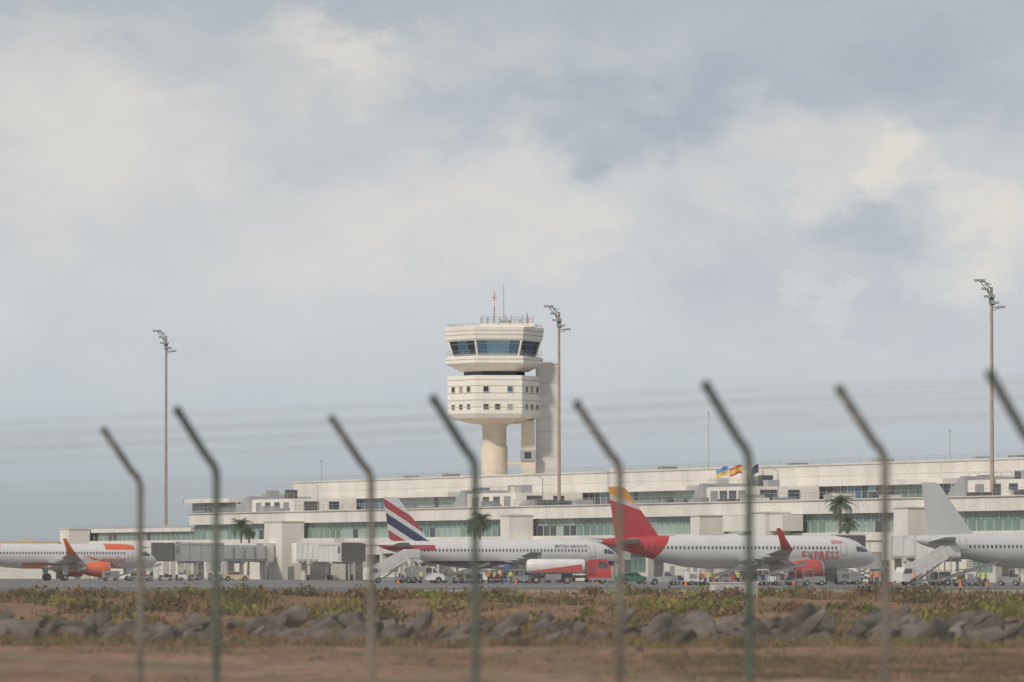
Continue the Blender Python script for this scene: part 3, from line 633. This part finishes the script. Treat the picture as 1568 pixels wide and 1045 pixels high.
def tanker(px,D,rot=0):
    e=empty('fuel_tanker_truck',TR(*P(px,D),.05,rot)); m=MB(); n=20
    def ring(x,f): return [(x,1.2*f*math.copysign(abs(math.cos(2*math.pi*i/n))**.75,math.cos(2*math.pi*i/n)),2.25+.95*f*math.copysign(abs(math.sin(2*math.pi*i/n))**.75,math.sin(2*math.pi*i/n))) for i in range(n)]
    m.loft([ring(-5.6,.55),ring(-5.45,.85),ring(-5.1,1),ring(1.6,1),ring(1.95,.85),ring(2.05,.55)],WPAINT)
    m.obj('tank',e,smooth=True); m=MB()
    m.box(-5.3,5.2,-.55,.55,.75,1.1,DARK); m.prismY([(-5.0,1.5),(-5.0,1.65),(1.5,2.5),(1.5,1.5)],-1.24,1.24,RED); m.box(-4,.8,-.3,.3,3.15,3.3,STEEL)
    rail(m,[(-4,-.3),(.8,-.3),(.8,.3),(-4,.3)],3.3,.35,1.2,.03)
    m.prismY([(2.2,.6),(2.2,2.85),(2.6,3.15),(4.7,3.15),(5.25,2.0),(5.35,.6)],-1.2,1.2,RED)
    m.prismY([(3.6,2.0),(3.6,2.8),(4.6,2.8),(4.98,2.0)],-1.215,1.215,GDARK); m.box(2.5,5.4,-1.21,1.21,.5,.75,GPAINT)
    m.box(2.3,3.3,-1.215,1.215,1.0,2.4,mat('dark_red_panel',(.28,.02,.03),.4,.1,1))
    m.add([(4.78,-1.05,3.0),(4.78,1.05,3.0),(5.26,1.1,2.05),(5.26,-1.1,2.05)],[(0,1,2,3)],GDARK)
    m.box(-3.2,-1.2,-1.25,1.25,.6,1.25,GPAINT); wheels(m,(-4.4,-.4,4.2),2.1,.5); m.obj('chassis_and_cab',e)
tanker(872,735,0.08)
stairs(598,758,0.5,3.4); stairs(1418,645,0.45,3.4)
van(650,762,.2); car(1018,678,.1,SILVER,True); van(1275,700,.35,SILVER); car(362,900,.1,SAND); car(968,725,.4,DGREEN)
hilift(1325,722,.8)
tug(800,748,.1,GPAINT); tug(1120,672,.2,GPAINT,2); tug(1545,650,2.9,GPAINT,2); tug(330,905,.1,GPAINT,1); tug(1245,660,.1,GPAINT,2); tug(745,770,2.8,WPAINT,3); tug(1480,655,.3,GPAINT,1); tug(690,765,.1,GPAINT,2); tug(285,910,.2,WPAINT,2); tug(1175,665,.1,WPAINT,1)
gpu(720,765,.2,GPAINT); gpu(1066,668,.3); gpu(1300,690,.2,GPAINT); gpu(1475,640,.1); gpu(1345,690,1.2,GPAINT); gpu(1440,655,.2,GPAINT); gpu(170,910,.3,GPAINT)
belt(715,752,.6); belt(1120,680,.5); belt(1485,632,.5); belt(215,905,.3); belt(1195,675,.5)
m=MB()
for px,D in ((735,748),(790,735),(915,742),(1050,655),(1145,650),(1215,650),(1360,660),(610,748),(1470,625),(1510,630)):
    x,y=P(px,D); m.cyl((x,y,.05),(x,y,.75),.2,.04,ORANGE,8); m.box(x-.25,x+.25,y-.25,y+.25,.05,.09,ORANGE)
m.obj('traffic_cones')
# ------------------------------------------------------------------ people
HV=mat('hi_vis_orange',(0.80,0.22,0.03),.7,.1,3); HVY=mat('hi_vis_yellow',(0.50,0.60,0.06),.7,.1,3); TRS=mat('navy_trousers',(0.03,0.04,0.07),.85,.1,3); SKIN=mat('skin',(0.42,0.24,0.16),.6,.05,3); HAIR=mat('hair',(0.03,0.02,0.015),.8,.1,5)
def person_mesh(pose,vest):
    wk=0.22 if pose==1 else 0.08; arm=0.35 if pose==2 else 0.0
    V=[(0,0,.95),(0,0,1.15),(0,0,1.38),(0,0,1.5),(0,.02,1.60),(0,.03,1.70),
       (.1,0,.9),(.11,wk,.5),(.11,wk*.6,.09),(.11,wk*.6+.16,.04),(-.1,0,.9),(-.11,-wk*.7,.5),(-.11,-wk*1.3,.09),(-.11,-wk*1.3+.16,.04),
       (.19,0,1.4),(.25,-.05+arm*.3,1.13),(.24,.1+arm,.95+arm*.5),(.23,.15+arm*1.3,.87+arm*.6),(-.19,0,1.4),(-.25,.0,1.13),(-.24,.12,.92),(-.23,.16,.84)]
    E=[(0,1),(1,2),(2,3),(3,4),(4,5),(0,6),(6,7),(7,8),(8,9),(0,10),(10,11),(11,12),(12,13),(2,14),(14,15),(15,16),(16,17),(2,18),(18,19),(19,20),(20,21)]
    Rr=[.15,.14,.16,.06,.095,.10,.1,.07,.05,.045,.1,.07,.05,.045,.07,.05,.035,.035,.07,.05,.035,.035]
    me=bpy.data.meshes.new('p'); me.from_pydata(V,E,[]); o=bpy.data.objects.new('p',me); scene.collection.objects.link(o)
    o.modifiers.new('s','SKIN')
    for i,sv_ in enumerate(me.skin_vertices[0].data): sv_.radius=(Rr[i],Rr[i]*(.75 if i<3 else 1)); sv_.use_root=(i==0)
    s=o.modifiers.new('ss','SUBSURF'); s.levels=1; s.render_levels=1
    dg=bpy.context.evaluated_depsgraph_get(); r=bpy.data.meshes.new_from_object(o.evaluated_get(dg)); bpy.data.objects.remove(o)
    r.materials.clear()
    for k in (vest,TRS,SKIN,HAIR,TYRE): r.materials.append(k)
    for p in r.polygons:
        c=p.center; p.use_smooth=True
        p.material_index=4 if c.z<.1 else (1 if c.z<.93 and abs(c.x)<.2 else (2 if (abs(c.x)>.2 and c.z<1.02+arm*.4) else (0 if c.z<1.47 else (3 if c.z>1.7 or (c.y<-.02 and c.z>1.6) else 2))))
    return r
PM=[person_mesh(a,v) for a in (0,1,2) for v in (HV,HVY)]
for px,D,k,r in ((748,742,0,.5),(757,744,3,2),(768,742,2,1),(782,744,5,3),(1072,662,0,1),(1080,664,4,2),(1088,662,3,4),(1335,680,0,1),(1342,682,2,3),(1500,625,3,1),(1508,627,1,4),(1205,648,2,1.5),(645,745,1,3),(1400,640,0,2),(290,900,3,1),(935,742,2,1.6),(1130,660,5,.4)):
    o=bpy.data.objects.new('ground_crew_worker',PM[k]); scene.collection.objects.link(o); o.matrix_world=TR(*P(px,D),.05,r)
m=MB(); m.cyl((0,0,0),(0,0,2.6),.1,.1,BLUE,8); m.box(-.3,.3,-.08,.08,1.9,2.6,BLUE); m.cyl((0,0,0),(0,0,.1),.3,.3,GPAINT,10); m.obj('stand_marker_post',None,TR(*P(776,740),.05))
# ------------------------------------------------------------------ palms
FROND=mat('palm_frond',(0.06,0.10,0.045),.7,.4,2); TRUNK=mat('palm_trunk',(0.18,0.13,0.09),.9,.2,3)
def palm(px,pyc,D,R=2.3,seed=0):
    rnd=random.Random(seed); e=empty('palm_tree',TR(*P(px,D),0,0)); H=wz(pyc,D); m=MB()
    for i in range(8): m.cyl((.06*i*.5,0,H*i/8),(.06*(i+1)*.5,0,H*(i+1)/8),.26-.012*i,.22-.012*i,TRUNK,9)
    m.obj('trunk',e); m=MB()
    for k in range(46):
        az=rnd.uniform(0,2*math.pi); el=rnd.uniform(-.5,1.25); L_=R*rnd.uniform(.8,1.15); d=Vector((math.cos(az),math.sin(az),0)); sd_=Vector((-d.y,d.x,0)); p=Vector((.24,0,H))
        pts=[]
        for i in range(9):
            pts.append(p.copy()); a=el-1.5*(i/8)**1.3; p=p+(d*math.cos(a)+Vector((0,0,math.sin(a))))*(L_/8)
        for i in range(1,9):
            c=pts[i]
            for s_ in (-1,1):
                for j in (0,.5):
                    c2=pts[i-1].lerp(c,j+.3); ll=.55*R/2.3*math.sin(math.pi*(i+j)/9.5)+.12; tip=c2+sd_*s_*ll+(pts[i]-pts[i-1])*.9+Vector((0,0,-.28*ll))
                    w_=(pts[i]-pts[i-1])*.22; m.add([c2-w_,c2+w_,tip],[(0,1,2)],FROND)
            m.add([pts[i-1]+sd_*.03,pts[i-1]-sd_*.03,c-sd_*.02,c+sd_*.02],[(0,1,2,3)],FROND)
    m.obj('fronds',e)
palm(368,806,1005,2.4,1); palm(733,797,890,2.2,2); palm(1284,772,790,2.3,3); palm(725,806,900,1.9,5); palm(1296,800,800,1.8,6); palm(380,815,1010,1.6,7)
m=MB(); D=405; x0,x1=wx(1088,D),wx(1160,D); m.box(x0,x1,D,D+2,-.2,.95,mat('pale_concrete',(0.5,.49,.47),.8,.1,.8)); m.box(x0-.08,x1+.08,D-.08,D+2.08,.95,1.03,WHITE2)
for i in range(3): m.box(x0+.3+i*1.1,x0+1.1+i*1.1,D-.02,D,.15,.8,GREYW)
m.obj('concrete_utility_cabinet')
# ------------------------------------------------------------------ rocks
ROCK=mat('rock',(0.050,0.040,0.034),.95,.3,1.3,bump=.8,col2=(0.185,0.155,0.135),spec=.12,detail=8)
rnd=random.Random(11); bm=bmesh.new()
def rock(x,y,z,sx,sy,sz,tilt,yaw):
    b2=bmesh.new()
    for i in range(15):
        v=Vector((rnd.gauss(0,1),rnd.gauss(0,1),rnd.gauss(0,1))).normalized(); v=Vector([math.copysign(abs(c)**.6,c) for c in v])*rnd.uniform(.8,1.1); b2.verts.new((v.x*sx,v.y*sy,v.z*sz))
    bmesh.ops.convex_hull(b2,input=b2.verts)
    bmesh.ops.delete(b2,geom=[v for v in b2.verts if not v.link_faces],context='VERTS')
    bmesh.ops.bevel(b2,geom=b2.edges[:],offset=min(sx,sz)*.06,segments=1,affect='EDGES')
    bmesh.ops.transform(b2,matrix=Matrix.Translation((x,y,z))@Matrix.Rotation(yaw,4,'Z')@Matrix.Rotation(tilt,4,'Y'),verts=b2.verts)
    t_=bpy.data.meshes.new('t'); b2.to_mesh(t_); b2.free(); bm.from_mesh(t_); bpy.data.meshes.remove(t_)
x=-32
while x<32:
    big=1.05+max(0,(x+1)/14)*.45
    for row in range(4):
        if rnd.random()<(.26 if x<4 else .15): continue
        s=rnd.choice([rnd.uniform(.10,.2),rnd.uniform(.16,.3),rnd.uniform(.22,.38)])*big
        yy=berm_y(x)+row*1.6-1.0+rnd.uniform(-.7,.7)
        base=float(hgt(np.array(x),np.array(yy)))
        rock(x+rnd.uniform(-.4,.4),yy,base+s*.2+row*.06*big,s*rnd.uniform(1.2,2.2),s*1.1,s*rnd.uniform(.5,.95),rnd.uniform(-.85,-.05),rnd.uniform(-.6,.6))
    x+=rnd.uniform(.3,.75)
for i in range(90):
    xx=rnd.uniform(-25,25); yy=rnd.uniform(112,150); s=rnd.uniform(.03,.10); rock(xx,yy,float(hgt(np.array(xx),np.array(yy)))+s*.3,s*1.3,s,s*.7,0,0)
me=bpy.data.meshes.new('rock_embankment'); bm.to_mesh(me); bm.free(); me.materials.append(ROCK); o=bpy.data.objects.new('rock_embankment',me); scene.collection.objects.link(o)
# ------------------------------------------------------------------ vegetation
def tri_cloud(name,tris,mt):
    A=np.array(tris,dtype=np.float32).reshape(-1,3); n=len(A)//3
    me=bpy.data.meshes.new(name); me.vertices.add(len(A)); me.vertices.foreach_set('co',A.ravel()); me.loops.add(n*3); me.loops.foreach_set('vertex_index',np.arange(n*3,dtype=np.int32))
    me.polygons.add(n); me.polygons.foreach_set('loop_start',np.arange(0,n*3,3,dtype=np.int32)); me.polygons.foreach_set('loop_total',np.full(n,3,dtype=np.int32)); me.update(); me.validate()
    me.materials.append(mt); o=bpy.data.objects.new(name,me); scene.collection.objects.link(o); return o
def blades(cx,cy,nb,rad,h,wd):
    n=nb; ang=np.random.rand(n)*6.283; rr=np.sqrt(np.random.rand(n))*rad; bx=cx+np.cos(ang)*rr; by=cy+np.sin(ang)*rr; bz=hgt(bx,by)-.02
    hh=h*(.5+.6*np.random.rand(n)); lx=(np.random.rand(n)-.5)*h*.9; ly=(np.random.rand(n)-.5)*h*.9; w_=wd*(.6+.8*np.random.rand(n)); th=np.random.rand(n)*3.14
    p0=np.stack([bx-w_*np.cos(th),by-w_*np.sin(th),bz],1); p1=np.stack([bx+w_*np.cos(th),by+w_*np.sin(th),bz],1); p2=np.stack([bx+lx,by+ly,bz+hh],1)
    return np.stack([p0,p1,p2],1).reshape(-1,3)
def clump(cx,cy,rad,h,n,ls):
    bz=float(hgt(np.array(cx),np.array(cy))); d=np.random.randn(n,3); d/=np.linalg.norm(d,axis=1)[:,None]; d*=(np.random.rand(n)**.4)[:,None]; d[:,2]=np.abs(d[:,2])
    lob=1+.35*np.sin(d[:,0]*7+cx)*np.cos(d[:,1]*6+cy); c=np.stack([cx+d[:,0]*rad*lob,cy+d[:,1]*rad*lob,bz+d[:,2]*h*lob],1)
    o=[c+np.random.randn(n,3)*ls for _ in range(3)]; return np.stack(o,1).reshape(-1,3)
DRY=mat('dry_grass_blades',(0.21,0.135,0.065),.9,.3,.5,col2=(0.32,0.215,0.10),spec=.1); OLV=mat('olive_scrub',(0.07,0.062,0.024),.9,.35,.3,col2=(0.16,0.14,0.05),spec=.1); GRN=mat('green_succulent',(0.10,0.12,0.022),.8,.3,.8,col2=(0.27,0.26,0.035),spec=.15); BRN=mat('brown_scrub',(0.12,0.068,0.036),.9,.3,.3,col2=(0.23,0.13,0.068),spec=.1)
R_=random.Random(5); dry=[];olv=[];grn=[];brn=[]
for i in range(4200):
    x=R_.uniform(-20,20) ; y=berm_y(x)+R_.choice([-5,-4,-3.2,-2.6,-2,-1.4,0,1,2.5,4,6,8])+R_.uniform(-1.2,1.2); (dry if R_.random()<.5 else (olv if R_.random()<.6 else brn)).append(blades(x,y,11,.25,R_.uniform(.10,.36),.014))
for i in range(2600):
    y=R_.uniform(98,147); x=R_.uniform(-.12,.12)*y
    if math.sin(x*.35+1)*math.sin(y*.12)+R_.uniform(-.5,.5)>.2 or (x/y>.055 and y<140): (dry if R_.random()<.4 else (olv if R_.random()<.6 else brn)).append(blades(x,y,9,.2,R_.uniform(.05,.17),.012))
for i in range(2000):
    x=R_.uniform(3,15); y=R_.uniform(100,128); (olv if R_.random()<.6 else brn).append(blades(x,y,10,.25,R_.uniform(.06,.2),.013))
for i in range(2600):
    y=165+290*R_.random()**1.3; x=R_.uniform(-.11,.11)*y; s=1+y/250; k=R_.random()
    patchn=math.sin(x*.31+y*.02)+math.sin(x*.13+y*.05+2)
    if patchn<-.3 and R_.random()<.7: continue
    h=R_.uniform(.08,.28)*s
    (dry if k<.38 else (brn if k<.7 else olv)).append(blades(x,y,10,.35*s,h,.02*s))
for i in range(230):
    y=170+260*R_.random(); x=R_.uniform(-.11,.11)*y; r=R_.uniform(.3,.9)*(1+y/400); k=R_.random()
    (olv if k<.40 else (brn if k<.78 else grn)).append(clump(x,y,r,r*R_.uniform(.35,.6),170,.05*(1+y/300)))
for px,D,r in ((1005,235,.6),(1022,232,.65),(990,238,.5),(1035,230,.45),(1015,228,.35),(1530,215,.7),(1550,216,.75),(1080,225,.4),(900,240,.35),(1330,235,.45),(960,236,.4),(1120,235,.5)):
    grn.append(clump(wx(px,D),D,r,r*1.1,420,.05))
for px,D,r in ((255,300,1.2),(265,296,1.0),(615,330,1.1),(700,345,1.0),(470,360,1.0),(1395,300,1.0),(1440,310,1.1),(1480,305,1.0),(50,290,.7),(395,320,.8),(1120,330,.9)):
    for j in range(2): (brn if j else olv).append(clump(wx(px,D)+R_.uniform(-.5,.5),D,r,r*.7,300,.08))
for i in range(170):
    x=R_.uniform(-16,16); y=berm_y(x)+R_.uniform(-5,1.5); r=R_.uniform(.1,.3); (grn if R_.random()<.5 else olv).append(clump(x,y,r,r*.8,120,.025))
tri_cloud('dry_grass',np.concatenate(dry),DRY); tri_cloud('olive_scrub',np.concatenate(olv),OLV); tri_cloud('green_shrubs',np.concatenate(grn),GRN); tri_cloud('brown_scrub',np.concatenate(brn),BRN)
# ------------------------------------------------------------------ fences
FGRN=mat('fence_green_paint',(0.045,0.09,0.07),.5,.3,1.5,col2=(0.14,0.16,0.13)); FGRY=mat('fence_weathered_post',(0.12,0.105,0.085),.6,.3,1.5,col2=(0.22,0.195,0.16)); WIRE=mat('fence_wire',(0.42,0.42,0.40),.5,.15,3,metal=.2)
def fence(pts,post,zt=3.5):
    e=empty('perimeter_fence'); m=MB(); mw=MB(); outs=[]
    for i,(x,y) in enumerate(pts):
        a=Vector(pts[max(0,i-1)]); b_=Vector(pts[min(len(pts)-1,i+1)]); d=(b_-a).normalized(); o=Vector((d.y,-d.x))
        if o.x>0: o=-o
        o=Vector((o.x,o.y,0)); outs.append(o)
        base=Vector((x,y,-.3)); path=[base]; zb_=zt-.47
        path.append(Vector((x,y,zb_-.16)))
        for k in range(1,6):
            f=k/5; path.append(Vector((x,y,zb_-.16))+o*(.10*f*f)+Vector((0,0,.24*f-.05*f*f)))
        path.append(Vector((x,y,zt))+o*.43)
        r=.036
        rings=[]
        for k,p in enumerate(path):
            t_=(path[min(k+1,len(path)-1)]-path[max(k-1,0)]).normalized(); s_=Vector((-o.y,o.x,0)); n_=t_.cross(s_).normalized()
            rings.append([p+s_*math.cos(2*math.pi*j/12)*r+n_*math.sin(2*math.pi*j/12)*r for j in range(12)])
        m.loft(rings,post); m.cyl(path[-1],path[-1]+(path[-1]-path[-2]).normalized()*.05,.044,.038,FGRN,10)
        m.cyl((x,y,-.1),(x,y,.1),.12,.1,CONC,10)
    for i in range(len(pts)-1):
        A=Vector((*pts[i],0)); B=Vector((*pts[i+1],0))
        for f in (.35,.68,.97):
            p=A+outs[i]*(.1+.3*f)+Vector((0,0,zt-.40+.38*f)); q_=B+outs[i+1]*(.1+.3*f)+Vector((0,0,zt-.40+.38*f)); mw.cyl(p,q_,.004,.004,WIRE,4)
            Lw=(q_-p).length; n=int(Lw/.12); u=(q_-p).normalized()
            for k in range(n):
                c=p.lerp(q_,k/n); mw.add([c+Vector((0,0,.022)),c-Vector((0,0,.022)),c+u*.018],[(0,1,2)],WIRE)
        for z in (.15,1.0,2.0,2.85): mw.cyl(A+Vector((0,0,z)),B+Vector((0,0,z)),.004,.004,WIRE,4)
        H=2.75; Lw=(B-A).length; u=(B-A).normalized(); st=.09; n=int((Lw+H)/st); hw=.0011; nn=Vector((-u.y,u.x,0))
        vs=[];fs=[]
        for fam in (0,1):
            for k in range(n):
                s0=k*st-H; a0=max(0,s0); a1=min(Lw,s0+H)
                if a1<=a0: continue
                za,zb_=(a0-s0,a1-s0) if fam==0 else (H-(a0-s0),H-(a1-s0))
                p=A+u*a0+Vector((0,0,.1+za))+nn*(.002*fam); q_=A+u*a1+Vector((0,0,.1+zb_))+nn*(.002*fam); o_=len(vs); w_=Vector((0,0,hw*1.4)); vs+=[p-w_,p+w_,q_+w_,q_-w_]; fs.append((o_,o_+1,o_+2,o_+3))
        mw.add(vs,fs,WIRE)
    m.obj('posts',e,smooth=True); mw.obj('wires',e)
A_=[(-4.08-2.5*k,62.5+4.8*k) for k in (4,3,2,1)]+[(-4.08,62.5),(-1.43,57.8),(1.0,52.7),(3.16,48.2)]+[(3.16+2.4*k,48.2-4.7*k) for k in (1,2,3,4)]
B_=[(-5.75-2.5*k,58.8+3.9*k) for k in (3,2,1)]+[(-5.75,58.8),(-2.84,54.7),(-.33,51.0),(1.97,47.3),(4.09,44.6)]+[(4.09+2.3*k,44.6-3.5*k) for k in (1,2,3,4)]
fence(A_,FGRY); fence(B_,FGRN)
scene.view_settings.view_transform='Standard'; scene.view_settings.look='None'; scene.view_settings.exposure=0
